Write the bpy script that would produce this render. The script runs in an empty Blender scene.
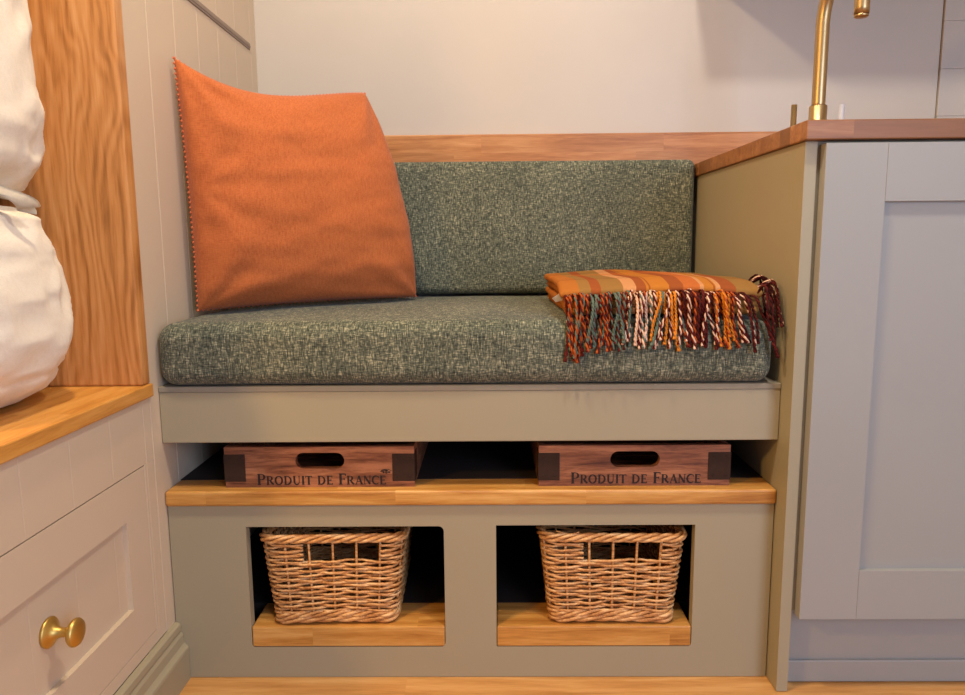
import bpy, bmesh, math, random
from mathutils import Vector, Matrix, noise
PI = math.pi
S = bpy.context.scene
COL = S.collection
random.seed(7)

# ---------------------------------------------------------------- camera
F_PX, YAW, PITCH, ROLL = 719.84, .0113, -.1423, -.0083
CAM = Vector((.5345, -1.1296, .7268))
cam = bpy.data.cameras.new('camera'); cam_o = bpy.data.objects.new('camera', cam); COL.objects.link(cam_o)
cam.sensor_width = 36; cam.lens = F_PX / 965 * 36; cam.clip_start = .01; cam.clip_end = 50
right = Vector((math.cos(YAW), math.sin(YAW), 0)); fwd0 = Vector((-math.sin(YAW), math.cos(YAW), 0)); up0 = Vector((0, 0, 1))
fw = fwd0 * math.cos(PITCH) + up0 * math.sin(PITCH); uu = -fwd0 * math.sin(PITCH) + up0 * math.cos(PITCH)
r3 = right * math.cos(ROLL) + uu * math.sin(ROLL); u3 = -right * math.sin(ROLL) + uu * math.cos(ROLL)
M3 = Matrix((r3, u3, -fw)).transposed()
cam_o.matrix_world = Matrix.Translation(CAM) @ M3.to_4x4()
S.camera = cam_o

# ---------------------------------------------------------------- world, lamps, exposure
W = bpy.data.worlds.new('world'); S.world = W; W.use_nodes = True
bg = W.node_tree.nodes['Background']; bg.inputs[0].default_value = (.46, .62, 1.0, 1); bg.inputs[1].default_value = .45

def lamp(name, loc, aim, power, col, size, spread=PI, shape='DISK', size_y=None):
    l = bpy.data.lights.new(name, 'AREA'); l.shape = shape; l.size = size; l.energy = power; l.color = col; l.spread = spread
    if size_y: l.size_y = size_y
    o = bpy.data.objects.new(name, l); COL.objects.link(o); o.location = loc
    o.rotation_euler = (Vector(aim) - Vector(loc)).to_track_quat('-Z', 'Y').to_euler()
    return o
WARM, NEUT, COOL = (1, .80, .54), (1, .93, .86), (.58, .70, 1)
lamp('ceiling_lamp_centre', (.90, -.50, 1.93), (.88, -.1, .5), 11.5, NEUT, .10)
lamp('ceiling_lamp_left', (.20, -.42, 1.93), (.25, .1, .5), 14, WARM, .09)
lamp('bedside_lamp', (-.45, -1.0, 1.25), (.6, .0, .5), 10.5, (1, .58, .17), .12)
lamp('daylight_doorway', (1.9, -2.3, 1.1), (.9, 0, .5), 50, COOL, 1.1, shape='RECTANGLE', size_y=1.4)
S.view_settings.view_transform = 'Standard'; S.view_settings.look = 'None'
S.view_settings.gamma = 1; S.view_settings.use_curve_mapping = False
S.view_settings.exposure = -0.24

# ---------------------------------------------------------------- materials
def lin(r, g, b):
    f = lambda c: c / 12.92 if c <= .04045 else ((c + .055) / 1.055) ** 2.4
    return (f(r / 255), f(g / 255), f(b / 255), 1)
class NT:
    def __init__(s, name, rough=.5, metal=0, spec=.5):
        s.m = bpy.data.materials.new(name); s.m.use_nodes = True; s.t = s.m.node_tree
        s.b = s.t.nodes['Principled BSDF']; s.b.inputs['Roughness'].default_value = rough
        s.b.inputs['Metallic'].default_value = metal; s.b.inputs['Specular IOR Level'].default_value = spec
        s.co = s.n('ShaderNodeTexCoord').outputs['Object']
    def n(s, t, **k):
        x = s.t.nodes.new(t)
        for a, b in k.items(): setattr(x, a, b)
        return x
    def l(s, a, b): s.t.links.new(a, b)
    def put(s, sock, v):
        if hasattr(v, 'is_output'): s.l(v, sock)
        else: sock.default_value = v
    def math(s, op, a, b=0, c=0):
        x = s.n('ShaderNodeMath', operation=op); s.put(x.inputs[0], a); s.put(x.inputs[1], b); s.put(x.inputs[2], c); return x.outputs[0]
    def map(s, scale, loc=(0, 0, 0), src=None, rot=(0, 0, 0)):
        x = s.n('ShaderNodeMapping'); s.l(src or s.co, x.inputs[0]); x.inputs['Scale'].default_value = scale; x.inputs['Rotation'].default_value = rot
        s.put(x.inputs['Location'], loc); return x.outputs[0]
    def noise(s, vec, scale=1, det=3, rough=.5, dist=0):
        x = s.n('ShaderNodeTexNoise'); s.l(vec, x.inputs['Vector']); x.inputs['Scale'].default_value = scale
        x.inputs['Detail'].default_value = det; x.inputs['Roughness'].default_value = rough; x.inputs['Distortion'].default_value = dist
        return x.outputs[0]
    def ramp(s, f, stops, interp='LINEAR'):
        x = s.n('ShaderNodeValToRGB'); s.l(f, x.inputs[0]); cr = x.color_ramp; cr.interpolation = interp
        while len(cr.elements) < len(stops): cr.elements.new(.5)
        for e, (p, c) in zip(cr.elements, stops): e.position = p; e.color = c
        return x.outputs[0]
    def mix(s, f, a, b, mode='MIX'):
        x = s.n('ShaderNodeMix', data_type='RGBA', blend_type=mode); s.put(x.inputs[0], f); s.put(x.inputs[6], a); s.put(x.inputs[7], b); return x.outputs[2]
    def bump(s, h, strength=.2, dist=.001):
        x = s.n('ShaderNodeBump'); x.inputs['Strength'].default_value = strength; x.inputs['Distance'].default_value = dist
        s.l(h, x.inputs['Height']); s.l(x.outputs[0], s.b.inputs['Normal'])
    def color(s, c): s.put(s.b.inputs['Base Color'], c); return s.m
    def wn(s, v):
        x = s.n('ShaderNodeTexWhiteNoise', noise_dimensions='2D'); s.l(v, x.inputs['Vector']); return x.outputs[0]

def paint(name, rgb, rough=.5, bump=.06):
    t = NT(name, rough, spec=.4)
    c = lin(*rgb); d = tuple(x * .93 for x in c[:3]) + (1,)
    t.color(t.mix(t.noise(t.map((6, 6, 6)), 1, 4), d, c))
    t.bump(t.noise(t.map((220, 220, 90)), 1, 3), bump, .0008); return t.m

def oak(name, grain, across, light, mid, dark, stave=0, length=.35, rough=.42, cath=0, seed=0.0, gscale=1.9, band=.35):
    """grain/across are axis indexes; staves are glued strips 'stave' wide and 'length' long"""
    t = NT(name, rough, spec=.4)
    sep = t.n('ShaderNodeSeparateXYZ'); t.l(t.co, sep.inputs[0])
    A, G = sep.outputs[across], sep.outputs[grain]; T = sep.outputs[3 - across - grain]
    off = seed
    if stave:
        ia = t.math('FLOOR', t.math('DIVIDE', A, stave)); cv = t.n('ShaderNodeCombineXYZ'); t.l(ia, cv.inputs[0]); cv.inputs[1].default_value = 3.3 + seed
        r1 = t.wn(cv.outputs[0])
        il = t.math('FLOOR', t.math('ADD', t.math('DIVIDE', G, length), t.math('MULTIPLY', r1, 5)))
        cw = t.n('ShaderNodeCombineXYZ'); t.l(ia, cw.inputs[0]); t.l(il, cw.inputs[1]); r2 = t.wn(cw.outputs[0])
        off = t.math('MULTIPLY', r2, 17.0)
    v = t.n('ShaderNodeCombineXYZ')
    t.l(t.math('ADD', t.math('MULTIPLY', A, 1.0), off), v.inputs[0]); t.l(t.math('ADD', t.math('MULTIPLY', G, .07), off), v.inputs[1]); t.l(t.math('MULTIPLY', T, 1.0), v.inputs[2])
    V = v.outputs[0]
    g1 = t.noise(t.map((30 * gscale,) * 3, src=V), 1, 5, .6, .5)
    g2 = t.noise(t.map((420, 420, 420), src=V), 1, 2, .5)
    g3 = t.noise(t.map((9, 4, 9), src=V), 1, 2, .5)
    h = t.math('ADD', t.math('MULTIPLY', g1, .62), t.math('MULTIPLY', g2, .18)); h = t.math('ADD', h, t.math('MULTIPLY', g3, .2))
    if cath:
        sw = t.noise(t.map((3.2, 3.2, 3.2), (2.2, 7.7, 1.3), src=V), 1, 2, .5); cvv = t.n('ShaderNodeCombineXYZ')
        t.l(t.math('MULTIPLY', A, 7.0), cvv.inputs[0]); t.l(t.math('MULTIPLY', G, 2.4), cvv.inputs[1])
        sw2 = t.noise(cvv.outputs[0], 1, 3, .5, .3)
        ph = t.math('ADD', t.math('MULTIPLY', A, 420.0), t.math('MULTIPLY', sw2, 75.0))
        wv = t.math('ADD', t.math('MULTIPLY', t.math('SINE', ph), .13), .5)
        h = t.math('ADD', t.math('MULTIPLY', h, 1 - cath), t.math('MULTIPLY', wv, cath))
    c = t.ramp(h, [(.36, dark), (.5, mid), (.64, light)])
    if stave:
        c = t.mix(t.math('MULTIPLY', r2, band), c, t.mix(1.0, c, tuple(x * .62 for x in mid[:3]) + (1,), 'MULTIPLY'), 'MIX') if False else t.mix(t.math('MULTIPLY', r2, band), c, tuple(x * .55 for x in mid[:3]) + (1,))
    t.color(c); t.bump(h, .12, .0006); return t.m

def tweed(name):
    t = NT(name, .95, spec=.15)
    hz = t.noise(t.map((110, 110, 620)), 1, 2, .6)                       # threads running across the front
    hy = t.noise(t.map((110, 620, 620), (3, 1, 7)), 1, 2, .6)
    vt = t.noise(t.map((640, 120, 120), (9, 4, 2)), 1, 2, .6)
    big = t.noise(t.map((7, 7, 7)), 1, 2)
    a = t.math('MULTIPLY', t.math('ADD', hz, hy), .5)
    h = t.math('ADD', t.math('MULTIPLY', a, .55), t.math('MULTIPLY', vt, .45)); h = t.math('ADD', h, t.math('MULTIPLY', t.math('SUBTRACT', big, .5), .08))
    c = t.ramp(h, [(.36, lin(40, 43, 38)), (.46, lin(76, 81, 69)), (.54, lin(107, 110, 91)), (.64, lin(178, 174, 142))])
    t.color(c); t.bump(h, .4, .001); t.b.inputs['Sheen Weight'].default_value = .1; return t.m

def linen(name, c0, c1, ws=500, bump=.25, rough=.9):
    t = NT(name, rough, spec=.2)
    a = t.noise(t.map((ws, ws * .15, ws * .12)), 1, 2, .6); b = t.noise(t.map((ws * .12, ws * .5, ws), (4, 5, 6)), 1, 2, .6)
    h = t.math('MULTIPLY', t.math('ADD', a, b), .5); c = t.ramp(h, [(.38, c1), (.6, c0)])
    t.color(c); t.bump(h, bump, .0008); t.b.inputs['Sheen Weight'].default_value = .1; return t.m

def solid(name, rgb, rough=.5, metal=0, var=.12, sc=40, spec=.5):
    t = NT(name, rough, metal, spec); c = lin(*rgb)
    t.color(t.mix(t.noise(t.map((sc,) * 3), 1, 3), tuple(x * (1 - var) for x in c[:3]) + (1,), tuple(min(1, x * (1 + var)) for x in c[:3]) + (1,))); return t.m

OAK_L, OAK_M, OAK_D = lin(222, 172, 98), lin(200, 142, 68), lin(162, 104, 42)
M = {}
M['sage'] = paint('sage_paint', (165, 154, 125), .5)
M['door'] = paint('cool_lit_sage_paint', (161, 159, 151), .5)  # same paint as the sage, with the cool daylight put into its colour
M['cream'] = paint('stone_paint', (212, 192, 164), .5)
M['wall'] = paint('wall_paint', (196, 187, 174), .4, .03)
M['ceil'] = paint('ceiling_paint', (215, 205, 190), .7)
M['raw'] = solid('bare_plywood', (146, 138, 118), .8)
M['shade_ply'] = solid('shade_dark_plywood', (34, 24, 18), .8)  # deep shade of the bench recesses put into the plywood's colour
M['oak_x'] = oak('oak_boards_x', 0, 1, OAK_L, OAK_M, OAK_D, .045, .30)
M['oak_xz'] = oak('oak_shelf', 0, 1, OAK_L, OAK_M, OAK_D, .6, .31, seed=2.0, band=.3)
M['oak_y'] = oak('oak_sill', 1, 0, lin(228, 172, 92), lin(212, 148, 66), lin(178, 112, 44), .3, .6, seed=1.0, band=.15)
M['oak_z'] = oak('oak_jamb', 2, 0, lin(216, 160, 100), lin(196, 134, 72), lin(146, 92, 42), 0, cath=.34, seed=5.0, gscale=2.0)
M['oak_top'] = oak('oak_worktop', 0, 1, lin(192, 140, 90), lin(164, 110, 64), lin(120, 74, 38), .04, .35, seed=3.0, band=.95)
M['oak_floor'] = oak('oak_floor', 0, 1, lin(226, 176, 112), lin(208, 152, 86), lin(180, 122, 62), .16, 1.1, seed=8.0, band=.2, rough=.5)
M['tweed'] = tweed('green_tweed')
M['orange'] = linen('burnt_orange_linen', lin(194, 110, 60), lin(174, 90, 44), 750, .12)
M['bead'] = solid('orange_beads', (206, 104, 60), .8)
M['white'] = linen('cream_linen', lin(238, 229, 210), lin(231, 221, 200), 700, .06)
M['tag'] = solid('white_tag', (235, 232, 222), .8, var=.02)
t = NT('brushed_brass', .36, 1.0); t.color(t.mix(t.noise(t.map((60, 60, 8)), 1, 3), lin(178, 146, 98), lin(200, 172, 124))); M['brass'] = t.m
t = NT('satin_gold', .42, 1.0); t.color(t.mix(t.noise(t.map((60, 60, 60)), 1, 3), lin(206, 168, 88), lin(222, 188, 108))); M['gold'] = t.m
M['steel'] = solid('pale_steel', (205, 205, 212), .5, 0, .05)
M['iron'] = solid('dark_iron', (56, 38, 28), .75, 0, .25, 120, .2)
M['ink'] = solid('black_ink', (34, 20, 14), .8, var=.3, sc=300)

def crate_mat():
    t = NT('reddish_brown_wood', .5, spec=.35)
    oi = t.n('ShaderNodeObjectInfo'); ro = t.n('ShaderNodeCombineXYZ')
    for i in range(3): t.l(t.math('MULTIPLY', oi.outputs['Random'], 9.0), ro.inputs[i])
    v = t.map((9, 60, 85), ro.outputs[0])
    g = t.noise(v, 1, 5, .6, .6); f = t.noise(t.map((60, 600, 600)), 1, 2)
    h = t.math('ADD', t.math('MULTIPLY', g, .8), t.math('MULTIPLY', f, .2))
    t.color(t.ramp(h, [(.34, lin(84, 46, 30)), (.48, lin(134, 82, 54)), (.62, lin(172, 114, 78))])); t.bump(h, .3, .001); return t.m
M['crate'] = crate_mat()
def wicker_mat():
    t = NT('honey_willow', .5, spec=.35)
    a = t.noise(t.map((22, 22, 160)), 1, 3, .6); b = t.noise(t.map((300, 300, 300)), 1, 2)
    h = t.math('ADD', t.math('MULTIPLY', a, .75), t.math('MULTIPLY', b, .25))
    t.color(t.ramp(h, [(.34, lin(146, 88, 42)), (.48, lin(206, 148, 86)), (.64, lin(238, 196, 138))])); t.bump(b, .3, .0006); return t.m
M['wicker'] = wicker_mat()
def throw_mat():
    t = NT('plaid_wool', .95, spec=.1)
    sep = t.n('ShaderNodeSeparateXYZ'); t.l(t.co, sep.inputs[0])
    wob = t.math('MULTIPLY', t.math('SUBTRACT', t.noise(t.map((6, 6, 6)), 1, 1), .5), .012)
    fx = t.math('DIVIDE', t.math('SUBTRACT', t.math('ADD', sep.outputs[0], wob), .645), .32)
    O, T_, R_, P_, B_ = lin(178, 108, 44), lin(150, 112, 58), lin(152, 80, 40), lin(202, 144, 94), lin(188, 118, 44)
    c = t.ramp(fx, [(0, O), (.09, T_), (.15, R_), (.20, T_), (.31, P_), (.375, R_), (.42, B_), (.53, R_), (.60, lin(190, 104, 50)), (.68, P_), (.70, B_), (.76, P_), (.785, R_), (.86, T_)], 'CONSTANT')
    yy = t.math('ADD', sep.outputs[1], wob)
    def line(y0, w):
        return t.math('LESS_THAN', t.math('ABSOLUTE', t.math('SUBTRACT', yy, y0)), w)
    for y0, w, col, k in ((.085, .0028, lin(98, 40, 24), .85), (.115, .0016, lin(98, 40, 24), .7), (.25, .014, lin(206, 112, 44), .45), (.31, .003, lin(98, 40, 24), .7)):
        c = t.mix(t.math('MULTIPLY', line(y0, w), k), c, col)
    for x0, col in ((.785, lin(120, 50, 28)), (.885, lin(120, 50, 28))):
        ln = t.math('LESS_THAN', t.math('ABSOLUTE', t.math('SUBTRACT', sep.outputs[0], x0)), .0014); c = t.mix(t.math('MULTIPLY', ln, .6), c, col)
    h = t.noise(t.map((500, 500, 500)), 1, 2); t.color(t.mix(t.math('MULTIPLY', h, .3), c, lin(120, 62, 28))); t.bump(h, .4, .001); return t.m
M['throw'] = throw_mat()
YARN = {k: solid('yarn_' + k, c, .95, var=.2, sc=300, spec=.1) for k, c in dict(burgundy=(92, 32, 26), rust=(176, 84, 36), orange=(216, 132, 44), teal=(98, 112, 96), peach=(232, 190, 158), dark=(60, 24, 24)).items()}

# ---------------------------------------------------------------- helpers
def obj(name, bm, mats, parent=None, smooth=False, loc=None, recalc=True):
    me = bpy.data.meshes.new(name)
    if recalc: bmesh.ops.recalc_face_normals(bm, faces=bm.faces)
    if smooth:
        for f in bm.faces: f.smooth = True
    bm.to_mesh(me); bm.free()
    for m in (mats if isinstance(mats, (list, tuple)) else [mats]): me.materials.append(m)
    o = bpy.data.objects.new(name, me); COL.objects.link(o)
    if parent:
        o.parent = parent
        w = Vector((0, 0, 0)); p = parent
        while p: w += p.location; p = p.parent
        if loc is None: o.location = -w
        else: o.location = loc
    elif loc: o.location = loc
    return o
def tag(o, label=None, cat=None, group=None, kind=None):
    for k, v in (('label', label), ('category', cat), ('group', group), ('kind', kind)):
        if v: o[k] = v
    return o
def thing(name, label, cat, loc=(0, 0, 0), group=None):
    o = bpy.data.objects.new(name, None); COL.objects.link(o); o.location = loc; o.empty_display_size = .05
    return tag(o, label, cat, group)
def BM(): return bmesh.new()
def merge(bm, b2):
    me = bpy.data.meshes.new('t'); b2.to_mesh(me); b2.free(); bm.from_mesh(me); bpy.data.meshes.remove(me)
def box(bm, x0, x1, y0, y1, z0, z1, bev=0, seg=2):
    b = bmesh.new(); bmesh.ops.create_cube(b, size=1)
    for v in b.verts: v.co = Vector(((x0 + x1) / 2 + v.co.x * (x1 - x0), (y0 + y1) / 2 + v.co.y * (y1 - y0), (z0 + z1) / 2 + v.co.z * (z1 - z0)))
    if bev: bmesh.ops.bevel(b, geom=b.edges[:], offset=bev, segments=seg, affect='EDGES', profile=.5)
    merge(bm, b); return bm
def bx(*a, **k): return box(BM(), *a, **k)
def tube(bm, pts, r, n=6, closed=False, caps=True, mat=0):
    pts = [Vector(p) for p in pts]; N = len(pts); rings = []
    prev = None
    for i, p in enumerate(pts):
        if closed: d = pts[(i + 1) % N] - pts[i - 1]
        else: d = pts[min(i + 1, N - 1)] - pts[max(i - 1, 0)]
        if d.length < 1e-9: d = Vector((0, 0, 1))
        d.normalize()
        if closed or prev is None:
            a = Vector((0, 0, 1)) if abs(d.z) < .9 else Vector((1, 0, 0))
            s = d.cross(a).normalized()
        else:
            s = (prev - d * prev.dot(d)); s = s.normalized() if s.length > 1e-6 else d.orthogonal().normalized()
        prev = s; t_ = d.cross(s); rr = r[i] if isinstance(r, (list, tuple)) else r
        rings.append([bm.verts.new(p + (s * math.cos(2 * PI * k / n) + t_ * math.sin(2 * PI * k / n)) * rr) for k in range(n)])
    for i in range(N if closed else N - 1):
        a, b = rings[i], rings[(i + 1) % N]
        for k in range(n):
            f = bm.faces.new((a[k], a[(k + 1) % n], b[(k + 1) % n], b[k])); f.material_index = mat; f.smooth = True
    if caps and not closed:
        for q in (rings[0], rings[-1]):
            f = bm.faces.new(q); f.material_index = mat
    return bm
def lathe(bm, prof, origin, axis, n=32):
    axis = Vector(axis).normalized(); a = axis.orthogonal().normalized(); b = axis.cross(a); rings = []
    for r, h in prof:
        c = Vector(origin) + axis * h
        rings.append([bm.verts.new(c + (a * math.cos(2 * PI * k / n) + b * math.sin(2 * PI * k / n)) * max(r, 1e-5)) for k in range(n)])
    for p, q in zip(rings, rings[1:]):
        for k in range(n): bm.faces.new((p[k], p[(k + 1) % n], q[(k + 1) % n], q[k])).smooth = True
    bm.faces.new(rings[0]); bm.faces.new(rings[-1]); return bm
def rrect(x0, x1, z0, z1, r, n=5):
    out = []
    rs = r if isinstance(r, (list, tuple)) else [r] * 4   # order BR, TR, TL, BL
    for (cx, cz, a0), q in zip(((x1, z0, -90), (x1, z1, 0), (x0, z1, 90), (x0, z0, 180)), rs):
        sx = 1 if cx == x1 else -1; sz = 1 if cz == z1 else -1; ox, oz = cx - sx * q, cz - sz * q
        if q <= 0: out.append((cx, cz)); continue
        for i in range(n + 1):
            a = math.radians(a0 + 90 * i / n); out.append((ox + q * math.cos(a), oz + q * math.sin(a)))
    return out
def plate(bm, outer, holes, to3, d0, d1):
    """flat sheet from d0 to d1 with holes; to3(u, v, d) -> xyz"""
    b = bmesh.new(); loops = []
    for lp in [outer] + holes:
        vs = [b.verts.new(to3(u, v, d0)) for u, v in lp]
        loops.append(vs)
        for i in range(len(vs)): b.edges.new((vs[i], vs[(i + 1) % len(vs)]))
    bmesh.ops.triangle_fill(b, use_beauty=True, use_dissolve=False, edges=b.edges[:])
    ext = bmesh.ops.extrude_face_region(b, geom=b.faces[:])
    dv = Vector(to3(0, 0, d1)) - Vector(to3(0, 0, d0))
    for e in ext['geom']:
        if isinstance(e, bmesh.types.BMVert): e.co += dv
    merge(bm, b); return bm
XZ = lambda u, v, d: (u, d, v)
YZ = lambda u, v, d: (d, u, v)
def prism(bm, poly, to3, d0, d1): return plate(bm, poly, [], to3, d0, d1)

def soft_box(x0, x1, y0, y1, z0, z1, r, n=26, fn=None):
    """box with rounded edges, dense enough to be puffed by fn(p, (u, v, w)) -> p"""
    bm = BM(); c = Vector(((x0 + x1) / 2, (y0 + y1) / 2, (z0 + z1) / 2)); h = Vector(((x1 - x0) / 2, (y1 - y0) / 2, (z1 - z0) / 2))
    def samples(hh):
        k = 6; a = [-hh + r * i / k for i in range(k)]; m = max(2, int(n * (2 * hh - 2 * r) / max(2 * max(h), .01)))
        return a + [-hh + r + (2 * hh - 2 * r) * i / m for i in range(m + 1)] + [hh - r + r * (i + 1) / k for i in range(k)]
    sx, sy, sz = samples(h.x), samples(h.y), samples(h.z)
    def rnd(p):
        inner = Vector([max(-h[i] + r, min(h[i] - r, p[i])) for i in range(3)]); d = p - inner
        q = inner + d.normalized() * r if d.length > 1e-9 and sum(1 for i in range(3) if abs(d[i]) > 1e-9) >= 1 and d.length > r * .999 or d.length > 1e-9 and max(abs(d[i]) for i in range(3)) > r * .999 else p
        w = c + q
        return fn(w, Vector((q.x / h.x, q.y / h.y, q.z / h.z))) if fn else w
    def face(A, B, mk):
        g = [[bm.verts.new(rnd(mk(a, b))) for b in B] for a in A]
        for i in range(len(A) - 1):
            for j in range(len(B) - 1): bm.faces.new((g[i][j], g[i + 1][j], g[i + 1][j + 1], g[i][j + 1]))
    for s in (-1, 1):
        face(sx, sy, lambda a, b: Vector((a, b, s * h.z))); face(sx, sz, lambda a, b: Vector((a, s * h.y, b))); face(sy, sz, lambda a, b: Vector((s * h.x, a, b)))
    bmesh.ops.remove_doubles(bm, verts=bm.verts, dist=1e-5); return bm

def pillow(BL, BR, TR, TL, tf, tb, N=70, bow=.02, wr=.004, seed=0, sag=0, ex=.5, corners=()):
    """stuffed square cushion between four corner points; tf/tb = bulge to the front/back"""
    BL, BR, TR, TL = map(Vector, (BL, BR, TR, TL)); nrm = (BR - BL).cross(TL - BL).normalized(); bm = BM(); seam = []
    U = (BR - BL).normalized(); V = (TL - BL).normalized()
    def base(u, v):
        p = (BL * (1 - u) + BR * u) * (1 - v) + (TL * (1 - u) + TR * u) * v
        a, b = 2 * u - 1, 2 * v - 1
        p = p - U * a * bow * (1 - b * b) - V * b * bow * (1 - a * a)
        if v > .5: p = p - V * sag * (1 - a * a) * (1 - .75 * a) * (v - .5) * 2
        if u > .5: p = p + U * sag * .75 * (1 - b * b) * (u - .5) * 2
        return p
    def prof(u, v):
        a, b = abs(2 * u - 1), abs(2 * v - 1)
        return max(0, (1 - a ** 2.2)) ** ex * max(0, (1 - b ** 2.2)) ** ex
    grids = []
    for side, T in ((1, tf), (-1, tb)):
        g = []
        for i in range(N + 1):
            u = .5 - .5 * math.cos(PI * i / N); row = []
            for j in range(N + 1):
                v = .5 - .5 * math.cos(PI * j / N); p = base(u, v); h = prof(u, v)
                q = Vector((u * 3.2, v * 7 + side * 3, seed))
                w = (noise.noise(q) + .5 * noise.noise(q * 2.3)) * wr * min(1, h * 3)
                # folds pulling in from the corners
                for cu, cv, ang, amp in corners:
                    du, dv = u - cu, v - cv; d = math.hypot(du, dv); th = math.atan2(dv, du)
                    w += amp * math.sin(th * ang + seed) * math.exp(-((d - .2) / .16) ** 2) * min(1, h * 2)
                row.append(p + nrm * (side * (T * h) + w * (1 if side > 0 else .3)))
            g.append(row)
        grids.append(g)
    V0 = [[bm.verts.new(p) for p in row] for row in grids[0]]
    V1 = [[(V0[i][j] if i in (0, N) or j in (0, N) else bm.verts.new(grids[1][i][j])) for j in range(N + 1)] for i in range(N + 1)]
    for G in (V0, V1):
        for i in range(N):
            for j in range(N): bm.faces.new((G[i][j], G[i + 1][j], G[i + 1][j + 1], G[i][j + 1]))
    def edge(n=400):
        pts = [(k / 100, 0) for k in range(100)] + [(1, k / 100) for k in range(100)] + [(1 - k / 100, 1) for k in range(100)] + [(0, 1 - k / 100) for k in range(100)]
        return [base(u, v) for u, v in pts]
    return bm, edge(), nrm

# ================================================================ SETTING
WX = .9966          # left face of the end panel
D = .6003           # back wall
def struct(name, bm, m, **k): return tag(obj(name, bm, m, **k), kind='structure')
struct('floor', bx(-1.2, 2.3, -3.0, .70, -.03, 0), M['oak_floor'])
struct('ceiling', bx(-1.2, 2.3, -3.0, .70, 2.0, 2.03), M['ceil'])
struct('wall_back', bx(-.03, 1.5625, D, D + .03, 0, 2.0), M['wall'])
b = BM(); z = .0
while z < 1.99:       # horizontal boards right of the corner
    box(b, 1.5645, 2.2, D - .006, D + .03, z - .030 + .0001 if z > 0 else 0, z + .104 - .0301, .0010); z += .104
struct('wall_right_cladding', b, M['wall'])
struct('wall_right', bx(2.2, 2.23, -3.0, D, 0, 2.0), M['wall'])
# left wall of upright bead boards
b = BM(); ys = [-.03, .052] + [.052 + .102 * k for k in range(1, 6)] + [D]
for y0, y1 in zip(ys, ys[1:]): box(b, -.02, 0, y0, y1, 0, 2.0, .0013)
struct('wall_left', b, M['cream'])
struct('wall_left_header', bx(-.02, 0, -3, -.031, 1.75, 2.0), M['cream'])
struct('wall_alcove', bx(-.86, -.83, -3, .03, 0, 2.0), M['cream'])
b = BM(); box(b, 0, .0022, -.03, .552, 1.161, 1.1745, .0004); box(b, .002, .0032, -.03, .552, 1.1655, 1.170, .0003)
struct('trim_1', b, solid('taupe_trim', (150, 132, 116), .7))
# skirting on the left
prof = [(0.0, 0.0), (.020, 0), (.021, .055), (.020, .059), (.0165, .0625), (.014, .066), (.0135, .071), (.0125, .080), (.0095, .0855), (.0105, .090), (.0095, .0985), (.006, .101), (0, .102)]
struct('baseboard_left', prism(BM(), prof, lambda u, v, d: (u, d, v), -1.8, -.001), M['sage'])

# ================================================================ BED BASE, OAK SURROUND, BEDDING
bb = thing('drawer_unit', 'stone painted underbed unit with a recessed panel drawer and brass knob', 'drawer unit', (-.3, -.8, 0))
DY0, DY1, DZ0, DZ1 = -.575, -.064, .125, .3935
fr = plate(BM(), [(-1.6, .103), (-.0305, .103), (-.0305, .4955), (-1.6, .4955)][::1], [[(DY0 - .0012, DZ0 - .0012), (DY1 + .0012, DZ0 - .0012), (DY1 + .0012, DZ1 + .0012), (DY0 - .0012, DZ1 + .0012)]], YZ, -.022, -.002)
obj('front_frame', fr, M['cream'], bb)
b = BM(); ys = [-1.6] + [-.055 - .098 * k for k in range(15, -1, -1)] + [-.0305]
ys = sorted(set([y for y in ys if y >= -1.6]))
for y0, y1 in zip(ys, ys[1:]): box(b, -.0019, .0, y0, y1, DZ1 + .0014, .4955, .0008)
box(b, -.0019, 0, DY1 + .0013, -.055, .103, DZ1 + .0014, .0006); box(b, -.0019, 0, -.055, -.0305, .103, DZ1 + .0014, .0008)
box(b, -.0019, 0, DY0 - .0012, DY1 + .0013, .103, DZ0 - .0013, .0006)
obj('bead_boarding', b, M['cream'], bb)
obj('carcass', bx(-.8, -.0225, -1.58, -.05, .02, .49), M['shade_ply'], bb)
dr = plate(BM(), [(DY0, DZ0), (DY1, DZ0), (DY1, DZ1), (DY0, DZ1)], [[(DY0 + .066, DZ0 + .066), (DY1 - .064, DZ0 + .066), (DY1 - .064, DZ1 - .066), (DY0 + .066, DZ1 - .066)]], YZ, -.012, 0)
ydr = [DY0 + .062, -.543, -.445, -.347, -.249, -.151, DY1 - .060]
dro = obj('drawer', dr, M['cream'], bb)
b = BM()
for y0, y1 in zip(ydr, ydr[1:]): box(b, -.0125, -.0075, y0, y1, DZ0 + .060, DZ1 - .060, .0006)
obj('drawer_panel', b, M['cream'], dro)
kb = lathe(BM(), [(.0185, -.0075), (.019, -.005), (.0178, -.0035), (.013, -.001), (.008, .003), (.0058, .010), (.0058, .018), (.008, .0205), (.0155, .0225), (.0172, .025), (.0172, .0275), (.0155, .030), (.009, .0318), (.0, .0325)], (0, -.315, .2625), (1, 0, 0), 40)
tag(obj('knob', kb, M['gold'], dro, recalc=True), 'round brass knob')

tag(obj('oak_upright_board', bx(-.80, .0035, -.0555, -.0305, .5168, 1.74, .0035, 3), M['oak_z']), 'tall golden oak board standing upright behind the cream bedding', 'board')
tag(obj('oak_ledge', bx(-.80, .007, -1.6, -.029, .4958, .5165, .002, 2), M['oak_y']), 'flat golden oak ledge topping the drawer unit under the cream bedding', 'ledge')

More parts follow.
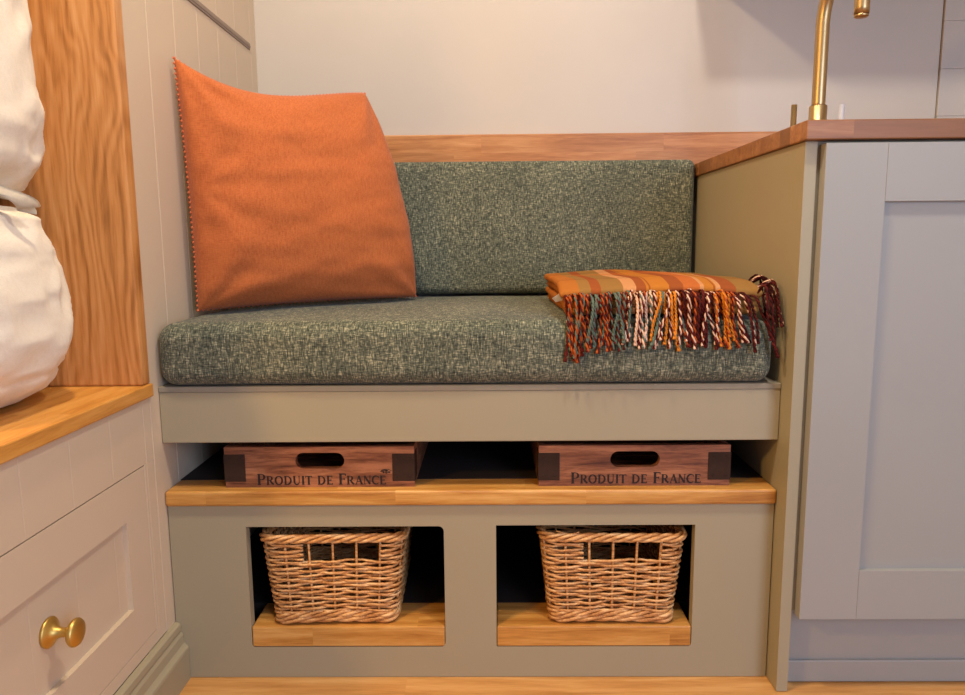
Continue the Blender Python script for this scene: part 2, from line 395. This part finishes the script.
def linen_form(cx, cy, prof, k, seed, wr, e=3.4):
    """stuffed linen pillow: prof lists (z, half width); depth is k times the width"""
    bm = BM(); NU, NV = 130, 90; rows = []; zs = [p[0] for p in prof]
    def hw(z):
        for (a, ha), (b_, hb_) in zip(prof, prof[1:]):
            if z <= b_: f = (z - a) / (b_ - a); f = f * f * (3 - 2 * f) if hb_ < ha else math.sin(f * PI / 2); return ha + (hb_ - ha) * f
        return prof[-1][1]
    levels = [(zs[0], .02)] + [(zs[0] + (zs[-1] - zs[0]) * j / NV, None) for j in range(NV + 1)] + [(zs[-1], .02)]
    for z, h in levels:
        row = []; hh = h or hw(z)
        for i in range(NU):
            th_ = 2 * PI * i / NU; sg = lambda v: math.copysign(abs(v) ** (2 / e), v); x, y = sg(math.cos(th_)), sg(math.sin(th_))
            p = Vector((cx + hh * x, cy + hh * k * y, z)); n_ = Vector((x, y, 0)).normalized()
            q = Vector((p.x * 7 + p.z * 2, p.y * 7, p.z * 3.2 + seed))
            r1 = 1 - abs(noise.noise(q)) * 2; r2 = 1 - abs(noise.noise(q * 2.3 + Vector((3, 1, 7)))) * 2
            if h is None: p += n_ * wr * (r1 * r1 * .9 + .5 * r2 * abs(r2) + .35 * (1 - abs(noise.noise(q * 5.5)) * 3) - .6) * min(1, (z - zs[0]) / .02 + .1)
            row.append(bm.verts.new(p))
        rows.append(row)
    for a, b_ in zip(rows, rows[1:]):
        for i in range(NU): bm.faces.new((a[i], a[(i + 1) % NU], b_[(i + 1) % NU], b_[i]))
    bm.faces.new(rows[0]); bm.faces.new(rows[-1]); return bm
tag(obj('pillow', linen_form(-.306, -.252, [(.5175, .185), (.525, .212), (.560, .250), (.615, .272), (.665, .270), (.72, .262), (.765, .250), (.780, .225), (.786, .18)], .69, 3, .008), M['white'], smooth=True), 'plump cream linen pillow lying on the oak ledge, lowest of the bedding', 'pillow')
hi = tag(obj('pillow', linen_form(-.322, -.252, [(.787, .15), (.793, .205), (.81, .240), (.85, .262), (.95, .262), (1.1, .255), (1.25, .245), (1.34, .18)], .71, 11, .008, 4.0), M['white'], smooth=True), 'cream linen pillow stacked upright on top of the lower pillow beside the oak board', 'pillow')
# loose open end of the pillowcase folding over
b = BM(); n1, n2 = 26, 8; g = []
for i in range(n1 + 1):
    t_ = i / n1; row = []
    cx = -.232 + .19 * math.sin(t_ * PI * .5); cz = .828 + .012 * math.sin(t_ * 7) - .062 * t_ ** 3; cy = -.30 + .09 * t_
    for j in range(n2 + 1):
        s = j / n2 - .5
        row.append(b.verts.new((cx + .006 * math.cos(s * 5 + t_ * 4) + .004 * math.sin(9 * t_), cy - .012 + .016 * math.sin(s * 6 + t_ * 5), cz + s * (.022 + .012 * math.sin(t_ * 5)))))
    g.append(row)
for i in range(n1):
    for j in range(n2): b.faces.new((g[i][j], g[i + 1][j], g[i + 1][j + 1], g[i][j + 1]))
bmesh.ops.solidify(b, geom=b.faces[:], thickness=.004)
obj('pillowcase_flap', b, M['white'], hi, smooth=True)

# ================================================================ STORAGE BENCH
be = thing('storage_bench', 'built-in sage painted bench with an oak shelf and two square cubbies', 'bench', (.5, .3, 0))
e = .0008
XL, XR = e, WX - e
fp = plate(BM(), [(XL + .001, .001), (XR - .001, .001), (XR - .001, .3053), (XL + .001, .3053)], [rrect(.1285, .4555, .0555, .2685, (.008, .009, 0, .004), 4), rrect(.5415, .868, .0555, .2695, (.006, 0, 0, 0), 4)], XZ, 0, .018)
obj('front_panel', fp, M['sage'], be)
obj('shelf', bx(XL, XR, -.0065, .057, .3058, .3311, .004, 3), M['oak_xz'], be)
obj('shelf_board', bx(XL, XR, .0575, D - .012, .3058, .3311), M['shade_ply'], be)
obj('seat_rail', bx(XL, XR, .0, .018, .4117, .4950, .0012), M['sage'], be)
obj('seat_board', bx(XL, XR, -.0015, D - .012, .4953, .5045, .0012), M['raw'], be)
for i, (x0, x1, r) in enumerate(((.1293, .4548, .006), (.5423, .8672, .003))):
    obj('cubby_shelf', bx(x0, x1, -.0005, .083, .0562, .092, .0025), M['oak_x'], be)
for x0, x1 in ((XL, .4895), (.5085, XR)): obj('cubby_floor', bx(x0, x1, .0835, D - .012, .0562, .0918), M['shade_ply'], be)
b = BM(); box(b, XL, XR, D - .011, D - .002, .001, .494); obj('back_board', b, M['shade_ply'], be)
obj('divider', bx(.49, .508, .019, D - .012, .001, .305), M['shade_ply'], be)

# ================================================================ KITCHEN CABINET
kc = thing('kitchen_cabinet', 'tall-sided grey kitchen cabinet with a recessed panel door, right of the bench', 'cabinet', (1.3, .3, 0))
obj('end_panel', bx(WX, WX + .018, -.0418, D - .001, .001, .872, .0006), M['sage'], kc)
b = BM(); box(b, WX + .0185, 1.66, -.0370, D - .002, .14, .872)
obj('carcass', b, M['raw'], kc)
b = BM(); box(b, WX + .0185, 1.66, -.012, 0, .001, .139); box(b, WX + .0185, 1.66, -.017, -.0119, .001, .040, .0025)
obj('plinth', b, M['door'], kc)
X0, X1, Z0, Z1, YF, YB = 1.0208, 1.640, .1342, .8675, -.0565, -.0378
dpan = obj('door', bx(X0 + .085, X1 - .085, YF + .008, YB - .001, Z0 + .07, Z1 - .076), M['door'], kc)
for x0, x1 in ((X0, 1.110), (X1 - .093, X1)): obj('stile', bx(x0, x1, YF, YB, Z0, Z1, .0006), M['door'], dpan)
for z0, z1 in ((Z0, .2155), (.784, Z1)): obj('rail', bx(1.1102, X1 - .0932, YF + .0001, YB, z0, z1, .0005), M['door'], dpan)

wt = tag(obj('worktop', bx(.9905, 1.70, -.0572, D - .019, .8724, .90, .0016), M['oak_top']), 'dark-stained oak block worktop on the grey cabinet under the brass tap', 'worktop')
up = tag(obj('oak_upstand', bx(.0015, 1.55, D - .019, D - .0005, .875, .978, .0025), oak('oak_upstand', 0, 2, lin(206, 150, 96), lin(184, 124, 72), lin(150, 94, 50), .052, .42, seed=6.0, band=.35)), 'long oak rail fixed along the wall behind the green back cushion', 'upstand')
cb = thing('added_shade_cupboard', 'unseen grey cupboard added above the worktop to shade the wall', 'cupboard', (1.3, .45, 1.335))  # added out of view, casts the shadow on the back wall
obj('carcass', bx(.995, 1.66, .30, D - .001, 1.335, 1.9, .001), M['door'], cb)
obj('door', bx(.995, 1.66, .281, .2995, 1.335, 1.9, .001), M['door'], cb)

tp = thing('kitchen_tap', 'slim brushed brass swan-neck tap standing on the oak worktop', 'tap', (1.14, .25, .9))
b = BM(); lathe(b, [(.0, .0), (.021, 0), (.021, .004), (.0155, .006), (.0155, .072), (.0145, .074), (0, .0741)], (1.14, .25, .9), (0, 0, 1))
obj('base_collar', b, M['brass'], tp)
pts = [(1.14, .25, .9 + .02 * k) for k in range(3, 10)] ; R = .066
for k in range(0, 25):
    a = PI * k / 24; pts.append((1.14 + .004 * math.sin(a / 2), .25 - R + R * math.cos(a), 1.115 + R * math.sin(a) * 1.25))
pts += [(1.144, .25 - 2 * R, 1.105), (1.144, .25 - 2 * R, 1.094)]
pts = [p for i, p in enumerate(pts) if not (p[2] > 1.115 and i < 7)]
obj('spout', tube(BM(), pts, .0118, 20), M['brass'], tp, recalc=True)
b = BM(); lathe(b, [(.0110, 0), (.0110, .004), (.010, .005), (.0, .0052)], (1.144, .118, 1.0942), (0, 0, -1), 20)
obj('nozzle', b, M['brass'], tp)
b = BM(); lathe(b, [(.0, 0), (.012, 0), (.012, .012), (.0052, .014), (.0052, .076), (0, .0762)], (1.096, .25, .9), (0, 0, 1), 20)
obj('handle', b, M['brass'], tp)
b = BM(); lathe(b, [(.0, 0), (.012, 0), (.012, .012), (.0050, .014), (.0050, .076), (0, .0762)], (1.1835, .25, .9), (0, 0, 1), 20)
tag(obj('handle', b, M['steel'], tp), 'pale steel upright handle')

# ================================================================ CUSHIONS
def seat_fn(w, q):
    w = w.copy(); a = max(0, 1 - abs(q.x) ** 6) * max(0, 1 - abs(q.y) ** 6)
    if q.z > 0: w.z += .006 * a * q.z + .0025 * noise.noise(Vector((w.x * 7, w.y * 7, 1)))
    if q.y < -.8: w.y += .0025 * noise.noise(Vector((w.x * 9, w.z * 20, 5)))
    return w
b = soft_box(.004, .981, -.012, .560, .5055, .606, .026, 60, seat_fn)
tag(obj('seat_cushion', b, M['tweed'], smooth=True), 'long flat green-grey tweed cushion covering the bench seat', 'cushion')
def back_fn(w, q):
    w = w.copy(); a = max(0, 1 - abs(q.x) ** 4) * max(0, 1 - abs(q.z) ** 4)
    if q.y < 0: w.y += -.006 * a * -q.y + .002 * noise.noise(Vector((w.x * 6, w.z * 6, 9)))
    return w
b = soft_box(.012, .986, .487, .5795, .617, .908, .016, 50, back_fn)
tag(obj('back_cushion', b, M['tweed'], smooth=True), 'upright green-grey tweed cushion leaning against the oak rail', 'cushion')

pb, edge, nrm = pillow((.022, .124, .616), (.376, .395, .619), (.275, .430, 1.040), (.011, .119, 1.038), .084, .035, 90, .004, .005, 4, .030, .38,
                       corners=((0, 1, 9, .0035), (0, 0, 9, .0035), (1, 0, 9, .003), (1, 1, 9, .003), (0, .5, 9, .0018)))
cu = tag(obj('scatter_cushion', pb, M['orange'], smooth=True), 'square burnt orange linen cushion propped in the left corner of the bench', 'cushion')
b = BM()
L = 0; last = edge[0]; step = .0062
acc = 0
for i in range(1, len(edge) + 1):
    p = edge[i % len(edge)]; q = edge[i - 1]; d = (p - q).length
    acc += d
    if acc >= step:
        acc = 0; s = bmesh.ops.create_icosphere(b, subdivisions=1, radius=.0028)
        for v in s['verts']: v.co += p + nrm * .0005
for f in b.faces: f.smooth = True
obj('beaded_trim', b, M['bead'], cu)

# ================================================================ THROW
th = thing('throw_blanket', 'folded orange and rust plaid throw with a long yarn fringe, on the seat cushion', 'blanket', (.8, .2, .612))
def layer(z0, z1, dx0, dx1, y0, y1, seed, front=0):
    def fn(w, q):
        w = w.copy(); s = (w.x - .645) / .32
        w.z += .0035 * noise.noise(Vector((w.x * 9, w.y * 7, seed))) + .006 * math.sin(max(0, min(1, s)) * PI) * (z1 - .61) / .05
        k = max(0, (.08 - w.y) / .08); w.z -= front * k * k * .012
        w.x += .004 * noise.noise(Vector((w.y * 8, seed, w.z * 30))); w.y += .004 * noise.noise(Vector((w.x * 8, seed, 2)))
        return w
    return soft_box(dx0, dx1, y0, y1, z0, z1, (z1 - z0) * .48, 40, fn)
b = BM(); zt = .6135
for k, (h, a, c) in enumerate(((.0125, .655, .960), (.012, .650, .963), (.012, .653, .961), (.0125, .646, .966))):
    merge(b, layer(zt, zt + h, a, c, .006 - .003 * (k == 3), .375 + .006 * (k % 2), k * 3.1, k / 3)); zt += h + .0006
obj('folded_cloth', b, M['throw'], th, smooth=True)
b = BM()
for vs in (((.634, .03, .640), (.650, .03, .651), (.651, .032, .636), (.640, .032, .6335)),):
    b.faces.new([b.verts.new(p) for p in vs])
bmesh.ops.solidify(b, geom=b.faces[:], thickness=.0008)
obj('care_label', b, M['tag'], th)
rnd = random.Random(5)
NTAS = 98
for i in range(NTAS):
    s = (i + .5) / NTAS; x = .650 + .318 * s + rnd.uniform(-.002, .002)
    zs = .655 + .006 * math.sin(s * PI) - .012 + rnd.uniform(-.002, .002)
    if s < .10: pal = [('burgundy', 'rust'), ('teal', 'rust'), ('burgundy', 'burgundy')]
    elif s < .32: pal = [('teal', 'teal'), ('teal', 'teal'), ('burgundy', 'teal'), ('rust', 'burgundy')]
    elif s < .44: pal = [('peach', 'peach'), ('peach', 'burgundy'), ('teal', 'peach'), ('burgundy', 'rust')]
    elif s < .55: pal = [('orange', 'orange'), ('teal', 'teal'), ('rust', 'burgundy'), ('burgundy', 'peach')]
    elif s < .72: pal = [('burgundy', 'burgundy'), ('burgundy', 'rust'), ('burgundy', 'dark'), ('peach', 'burgundy')]
    elif s < .82: pal = [('burgundy', 'rust'), ('orange', 'rust'), ('burgundy', 'dark'), ('orange', 'orange')]
    elif s < .93: pal = [('peach', 'burgundy'), ('peach', 'peach'), ('burgundy', 'dark'), ('burgundy', 'peach')]
    else: pal = [('dark', 'burgundy'), ('dark', 'dark'), ('burgundy', 'dark')]
    ca, cb_ = pal[rnd.randrange(len(pal))]
    ln = rnd.uniform(.066, .088) * (1.15 if s < .12 else 1); sway = rnd.gauss(0, .009) + (.022 * max(0, s - .45) / .55 if s > .45 else -.002)
    if s < .08: sway = abs(sway) * .5
    out = rnd.uniform(.011, .025); lift = rnd.uniform(0, .007); xe = min(x + sway, .986)
    if s > .93: out += .012 * rnd.random(); lift = rnd.uniform(.004, .020); xe = min(x + rnd.uniform(.008, .03), .988); ln *= 1.08
    path = []; K = 22
    wob = rnd.uniform(0, 6)
    for k in range(K + 1):
        t_ = k / K
        yy = .008 - (out + .009) * (1 - (1 - min(1, t_ / .35)) ** 2); yy += .003 * math.sin(t_ * 6 + wob)
        zz = zs + lift * math.sin(min(1, t_ / .4) * PI) - ln * max(0, t_ - .10) ** 1.25 / .9 ** 1.25
        xx = x + (xe - x) * t_ ** 1.3 + .0045 * math.sin(t_ * 4.5 + wob) * t_
        if zz < .608: yy = min(yy, -.0165 - .003 * rnd.random())
        path.append(Vector((min(xx, .991), min(yy, .012), zz)))
    if s > .86 and i % 3:      # the yarns at the right end spill over the side, against the end panel
        y0 = rnd.uniform(.0, .11); path = []; top = rnd.uniform(.006, .022); xo = rnd.uniform(.984, .991); lean = rnd.uniform(.01, .05)
        for k in range(K + 1):
            t_ = k / K; a = min(1, t_ / .42)
            path.append(Vector((.957 + (xo - .957) * math.sin(a * PI / 2), y0 - lean * t_ - .004 * math.sin(t_ * 5 + wob), .652 + top * math.sin(a * PI * .8) - .082 * max(0, t_ - .22) ** 1.1)))
    b = BM()
    for m_ in (0, 1):
        pp = []
        for k in range(K * 2 + 1):
            f = k / 2; a = path[int(f)]; c = path[min(K, int(f) + 1)]; p = a.lerp(c, f - int(f)); an = k * .95 + m_ * PI
            pp.append(p + Vector((math.cos(an), math.sin(an) * .8, 0)) * .0012)
        rr = [.0014] * (K * 2 + 1); rr[-5] = .0022; rr[-4] = .0019; rr[-3] = .0014; rr[-2] = .002; rr[-1] = .0025
        tube(b, pp, rr, 5, mat=m_)
    obj('tassel', b, [YARN[ca], YARN[cb_]], th, recalc=False)

# ================================================================ CRATES
def ribbon(b, pts, w, y):
    pts = [Vector((p[0], p[1])) for p in pts]
    L_, R_ = [], []
    for i, p in enumerate(pts):
        d = (pts[min(i + 1, len(pts) - 1)] - pts[max(i - 1, 0)]).normalized(); n_ = Vector((-d.y, d.x)); ww = w[i] if isinstance(w, (list, tuple)) else w
        L_.append(b.verts.new((p.x + n_.x * ww / 2, y, p.y + n_.y * ww / 2))); R_.append(b.verts.new((p.x - n_.x * ww / 2, y, p.y - n_.y * ww / 2)))
    for i in range(len(pts) - 1): b.faces.new((L_[i], L_[i + 1], R_[i + 1], R_[i]))
def arc(cx, cy, rx, ry, a0, a1, n=12): return [(cx + rx * math.cos(math.radians(a0 + (a1 - a0) * k / n)), cy + ry * math.sin(math.radians(a0 + (a1 - a0) * k / n))) for k in range(n + 1)]
TK, TN, SF = .15, .055, .05
def glyph(ch):
    """list of (points, width) strokes with unit cap height, and the advance"""
    V = lambda x: [([(x, 0), (x, 1)], TK), ([(x - .14, .02), (x + .14, .02)], SF), ([(x - .14, .98), (x + .14, .98)], SF)]
    if ch == 'P': return V(.2) + [([(.2, .97)] + arc(.42, .72, .24, .25, 90, -90) + [(.2, .47)], [TN] * 4 + [.10] * 2 + [TK] * 4 + [.1] * 2 + [TN] * 3)], .80
    if ch == 'R': return V(.2) + [([(.2, .97)] + arc(.42, .74, .22, .23, 90, -90) + [(.2, .51)], [TN] * 4 + [.10] * 2 + [TK] * 4 + [.1] * 2 + [TN] * 3), ([(.42, .52), (.62, .2), (.82, .03)], TK)], .92
    if ch == 'O': return [(arc(.46, .5, .36, .47, 0, 360, 28), [TK * (.45 + .6 * abs(math.cos(2 * PI * k / 28))) for k in range(29)])], .98
    if ch == 'D': return V(.2) + [([(.2, .97)] + arc(.36, .5, .42, .47, 90, -90, 14) + [(.2, .03)], [TN, TN] + [TN + (TK - TN) * math.sin(PI * k / 14) for k in range(15)])], .96
    if ch == 'U': return [([(.2, 1), (.2, .32)] + arc(.46, .32, .26, .29, 180, 360, 10) + [(.72, 1)], [TK, TK] + [TK * .8] * 8 + [TN] * 3 + [TN]), ([(.06, .98), (.34, .98)], SF), ([(.6, .98), (.84, .98)], SF)], .94
    if ch == 'I': return V(.2), .42
    if ch == 'T': return [([(.4, 0), (.4, 1)], TK), ([(.26, .02), (.54, .02)], SF), ([(.04, .96), (.76, .96)], .07), ([(.06, .98), (.06, .8)], SF), ([(.74, .98), (.74, .8)], SF)], .80
    if ch == 'E': return V(.2) + [([(.2, .96), (.64, .96)], .07), ([(.2, .5), (.52, .5)], .06), ([(.2, .04), (.68, .04)], .07), ([(.63, .98), (.63, .8)], SF), ([(.67, .0), (.67, .2)], SF), ([(.52, .4), (.52, .6)], SF)], .78
    if ch == 'F': return V(.2) + [([(.2, .96), (.64, .96)], .07), ([(.2, .5), (.52, .5)], .06), ([(.63, .98), (.63, .8)], SF), ([(.52, .4), (.52, .6)], SF)], .70
    if ch == 'A': return [([(.12, .02), (.42, .98)], TN), ([(.42, 1), (.74, .0)], TK), ([(.22, .34), (.62, .34)], TN), ([(.0, .02), (.24, .02)], SF), ([(.6, .02), (.88, .02)], SF)], .88
    if ch == 'N': return [([(.16, 0), (.16, 1)], TN), ([(.16, .98), (.74, .02)], TK), ([(.74, 0), (.74, 1)], TN), ([(.04, .02), (.28, .02)], SF), ([(.62, .98), (.86, .98)], SF)], .92
    if ch == 'C': return [(arc(.48, .5, .38, .47, 48, 312, 20), [TN + (TK - TN) * math.sin(PI * k / 20) for k in range(21)]), ([(.74, .94), (.74, .72)], SF)], .84
def lettering(x0, x1, z0, cap, y):
    words_ = [('P', 1), *[(c, .80) for c in 'RODUIT'], (' ', 0), ('D', .8), ('E', .8), (' ', 0), ('F', 1), *[(c, .80) for c in 'RANCE']]
    adv = sum(.42 if c == ' ' else glyph(c)[1] * s for c, s in words_); kx = (x1 - x0) / adv; b = BM(); x = x0; i = 0
    for c, s in words_:
        if c == ' ': x += .42 * kx; continue
        st, a = glyph(c)
        for pts, w in st:
            i += 1
            ribbon(b, [(x + p[0] * s * kx, z0 + p[1] * s * cap) for p in pts], [q * s * kx * 1.3 for q in w] if isinstance(w, list) else w * s * kx * 1.3, y - .00001 * (i % 7))
        x += a * s * kx
    return b
CW, CD, CH = .313, .30, .0685
def make_crate(x, y, zz, label):
    r = thing('wine_crate', label, 'crate', (x, y, zz), None)
    L0 = (0, 0, 0)
    hole = rrect(.117, .198, .0315, .0585, .0132, 6)
    b = plate(BM(), [(.0, .0), (CW, .0), (CW, CH), (0, CH)], [hole], XZ, 0, .012)
    obj('front_board', b, M['crate'], r, loc=L0)
    obj('back_board', plate(BM(), [(.0, .0), (CW, .0), (CW, CH), (0, CH)], [hole], XZ, CD - .012, CD), M['crate'], r, loc=L0)
    for xa in (0, CW - .010): obj('side_board', bx(xa, xa + .010, .0122, CD - .0122, 0, CH, .0008), M['crate'], r, loc=L0)
    b = BM()
    for k in range(4): box(b, .0102, CW - .0102, .0125 + k * .0695, .0125 + k * .0695 + .066, .0, .006, .0006)
    obj('base_slats', b, M['crate'], r, loc=L0)
    for sx, w in ((0, .034), (1, .036)):
        b = BM(); xa, xb = (-.0009, w) if sx == 0 else (CW - w, CW + .0009)
        box(b, xa, xb, -.0011, -.0001, .010, .0565, .0003); sxx = (-.0011, -.0001) if sx == 0 else (CW + .0001, CW + .0011)
        box(b, sxx[0], sxx[1], -.0011, .034, .010, .0565, .0003)
        for zz_ in (.018, .049):
            for xx in (xa + .008, xb - .008):
                q = bmesh.ops.create_icosphere(b, subdivisions=1, radius=.0018)
                for v in q['verts']: v.co = Vector((v.co.x + xx, v.co.y * .5 - .0012, v.co.z + zz_))
        obj('corner_bracket', b, M['iron'], r, loc=L0)
    obj('lettering', lettering(.052, .267, .0045, .0185, -.0005), M['ink'], r, loc=L0, recalc=False)
    return r
def dup(root, loc, label):
    r = root.copy(); COL.objects.link(r); r.location = loc; r['label'] = label
    for ch in list(root.children):
        c = ch.copy(); COL.objects.link(c); c.parent = r
        for g_ in list(ch.children):
            d_ = g_.copy(); COL.objects.link(d_); d_.parent = c
    return r
SZ = .3313
c1 = make_crate(.0945, .0145, SZ, 'reddish wooden wine crate on the shelf under the orange cushion, stamped above its last letter')
c2 = dup(c1, (.6125, .0145, SZ), 'duller brown wooden wine crate on the shelf below the plaid throw')
b = BM()    # little stamped mark at the end of the words, left crate only
for k in range(9):
    a = k * .7; rr = .0012 + .0045 * (k / 9)
    ribbon(b, arc(.2655 + rr * math.cos(a) * 1.5, .0275 + rr * math.sin(a) * .7, .0012 + .0004 * (k % 3), .0009, 0, 360, 8), .0011, -.00062 - .00001 * k)
ribbon(b, [(.2565, .0262), (.261, .0292), (.266, .0275), (.271, .030), (.2755, .0272)], .0010, -.0008)
ribbon(b, [(.261, .0245), (.265, .026), (.269, .0245)], .0010, -.00085)
obj('stamp_mark', b, M['ink'], c1, loc=(0, 0, 0), recalc=False)

# ================================================================ BASKETS
def perim(hx, hy, r, n_s):
    """closed list of (x, y, nx, ny, arclen) round a rounded rectangle starting at the middle of the front"""
    raw = []
    segs = []
    cs = [(hx - r, -hy + r, -90), (hx - r, hy - r, 0), (-hx + r, hy - r, 90), (-hx + r, -hy + r, 180)]
    raw.append((0, -hy, 0, -1))
    for i, (cx, cy, a0) in enumerate(cs):
        for k in range(9):
            a = math.radians(a0 + 90 * k / 8); raw.append((cx + r * math.cos(a), cy + r * math.sin(a), math.cos(a), math.sin(a)))
    raw.append((0, -hy, 0, -1)); d = [0]
    for a, b_ in zip(raw, raw[1:]): d.append(d[-1] + math.hypot(b_[0] - a[0], b_[1] - a[1]))
    out = []; j = 0
    for i in range(n_s):
        s = d[-1] * i / n_s
        while j < len(d) - 2 and d[j + 1] < s: j += 1
        f = (s - d[j]) / max(1e-9, d[j + 1] - d[j]); a, b_ = raw[j], raw[j + 1]
        out.append(tuple(a[k] * (1 - f) + b_[k] * f for k in range(4)) + (s / d[-1],))
    return out
def make_basket(loc, label, seed):
    rn = random.Random(seed); r = thing('wicker_basket', label, 'basket', loc, None); L0 = (0, 0, 0)
    H = .158; hb, ht = (.100, .127), (.1175, .131); NS = 24
    def at(pz): f = pz / H; return (hb[0] + (ht[0] - hb[0]) * f, hb[1] + (ht[1] - hb[1]) * f)
    NP = NS * 8
    b = BM(); z = .021; row = 0
    while z < .1455:
        hx, hy = at(z); P = perim(hx, hy, .020, NP); pts = []; runs = []
        for i, (x, y, nx, ny, s) in enumerate(P):
            w = .0032 * math.cos(s * NS * PI + row * PI)
            zz = z + .0012 * math.sin(s * NS * PI * .5 + row * 2.1) + .0006 * rn.uniform(-1, 1) + .0022 * noise.noise(Vector((x * 20, y * 20, seed + z * 9)))
            if abs(x) < .12 and y < 0: zz += .0035 * math.cos(x / hx * PI / 2) * (1 - z / H)
            hole = (y < -hy * .9) and -.046 < x < .076 and .113 < z < .1445
            if hole:
                if pts: runs.append(pts); pts = []
            else: pts.append(Vector((x + nx * w, y + ny * w, zz)))
        broken = bool(runs) or len(pts) < len(P)
        if pts: runs.append(pts)
        rad = rn.uniform(.0020, .0026)
        if not broken: tube(b, runs[0], rad, 6, closed=True)
        else:
            for q in runs:
                if len(q) > 2: tube(b, q, rad, 6)
        z += .0050; row += 1
    # upright stakes
    for k in range(NS):
        s = (k + .5) / NS if False else k / NS; i0 = int(s * NP) % NP; pts = []
        for j in range(10):
            zz = .004 + (H - .010) * j / 9; hx, hy = at(zz); x, y, nx, ny, _ = perim(hx, hy, .020, NP)[i0]
            pts.append((x, y, zz))
        tube(b, pts, rn.uniform(.0019, .0024), 6)
    obj('side_weave', b, M['wicker'], r, loc=L0, recalc=False)
    # twisted rim
    b = BM(); P = perim(ht[0] + .001, ht[1] + .001, .022, 200)
    for m_ in range(4):
        pts = []
        for x, y, nx, ny, s in P:
            a = s * 2 * PI * 11 + m_ * PI / 2; rr = .0048
            pts.append(Vector((x + nx * math.cos(a) * rr, y + ny * math.cos(a) * rr, .1525 + math.sin(a) * rr * 1.05)))
        tube(b, pts, .0031, 7, closed=True)
    for k in range(7):        # stray ends
        x, y, nx, ny, s = P[rn.randrange(200)]; p = Vector((x, y, .158))
        tube(b, [p, p + Vector((rn.uniform(-.01, .01), rn.uniform(-.004, .006), .003)), p + Vector((rn.uniform(-.02, .02), rn.uniform(-.006, .008), .0045))], .0011, 5)
    obj('rim', b, M['wicker'], r, loc=L0, recalc=False)
    b = BM()
    for lev, (zz, off, rad, tw) in enumerate(((.0065, .001, .0033, 9), (.0150, .0012, .0030, 13))):
        P = perim(hb[0] + off, hb[1] + off, .018, 200)
        for m_ in range(3):
            pts = []
            for x, y, nx, ny, s in P:
                a = s * 2 * PI * tw + m_ * 2 * PI / 3; rr = .0036
                lift = .0035 * math.cos(x / hb[0] * PI / 2) if y < 0 else 0
                pts.append(Vector((x + nx * math.cos(a) * rr, y + ny * math.cos(a) * rr, max(rad + .0002, zz + math.sin(a) * rr + lift))))
            tube(b, pts, rad, 6, closed=True)
    obj('bottom_wale', b, M['wicker'], r, loc=L0, recalc=False)
    b = BM()
    for k in range(26):
        y = -hb[1] + .006 + k * (2 * hb[1] - .012) / 25
        tube(b, [(-hb[0] + .004 + 2 * (hb[0] - .004) * j / 24, y, .007 + .0018 * math.cos(j * PI / 2 + k * PI)) for j in range(25)], .0028, 5)
    obj('woven_base', b, M['wicker'], r, loc=L0, recalc=False)
    return r
k1 = make_basket((.2655, .139, .0923), 'square willow basket in the left cubby of the bench', 1)
k1.rotation_euler.z = math.radians(1.5)
k2 = make_basket((.7380, .139, .0923), 'square willow basket in the right cubby of the bench', 9)
k2.rotation_euler.z = math.radians(-1.0)
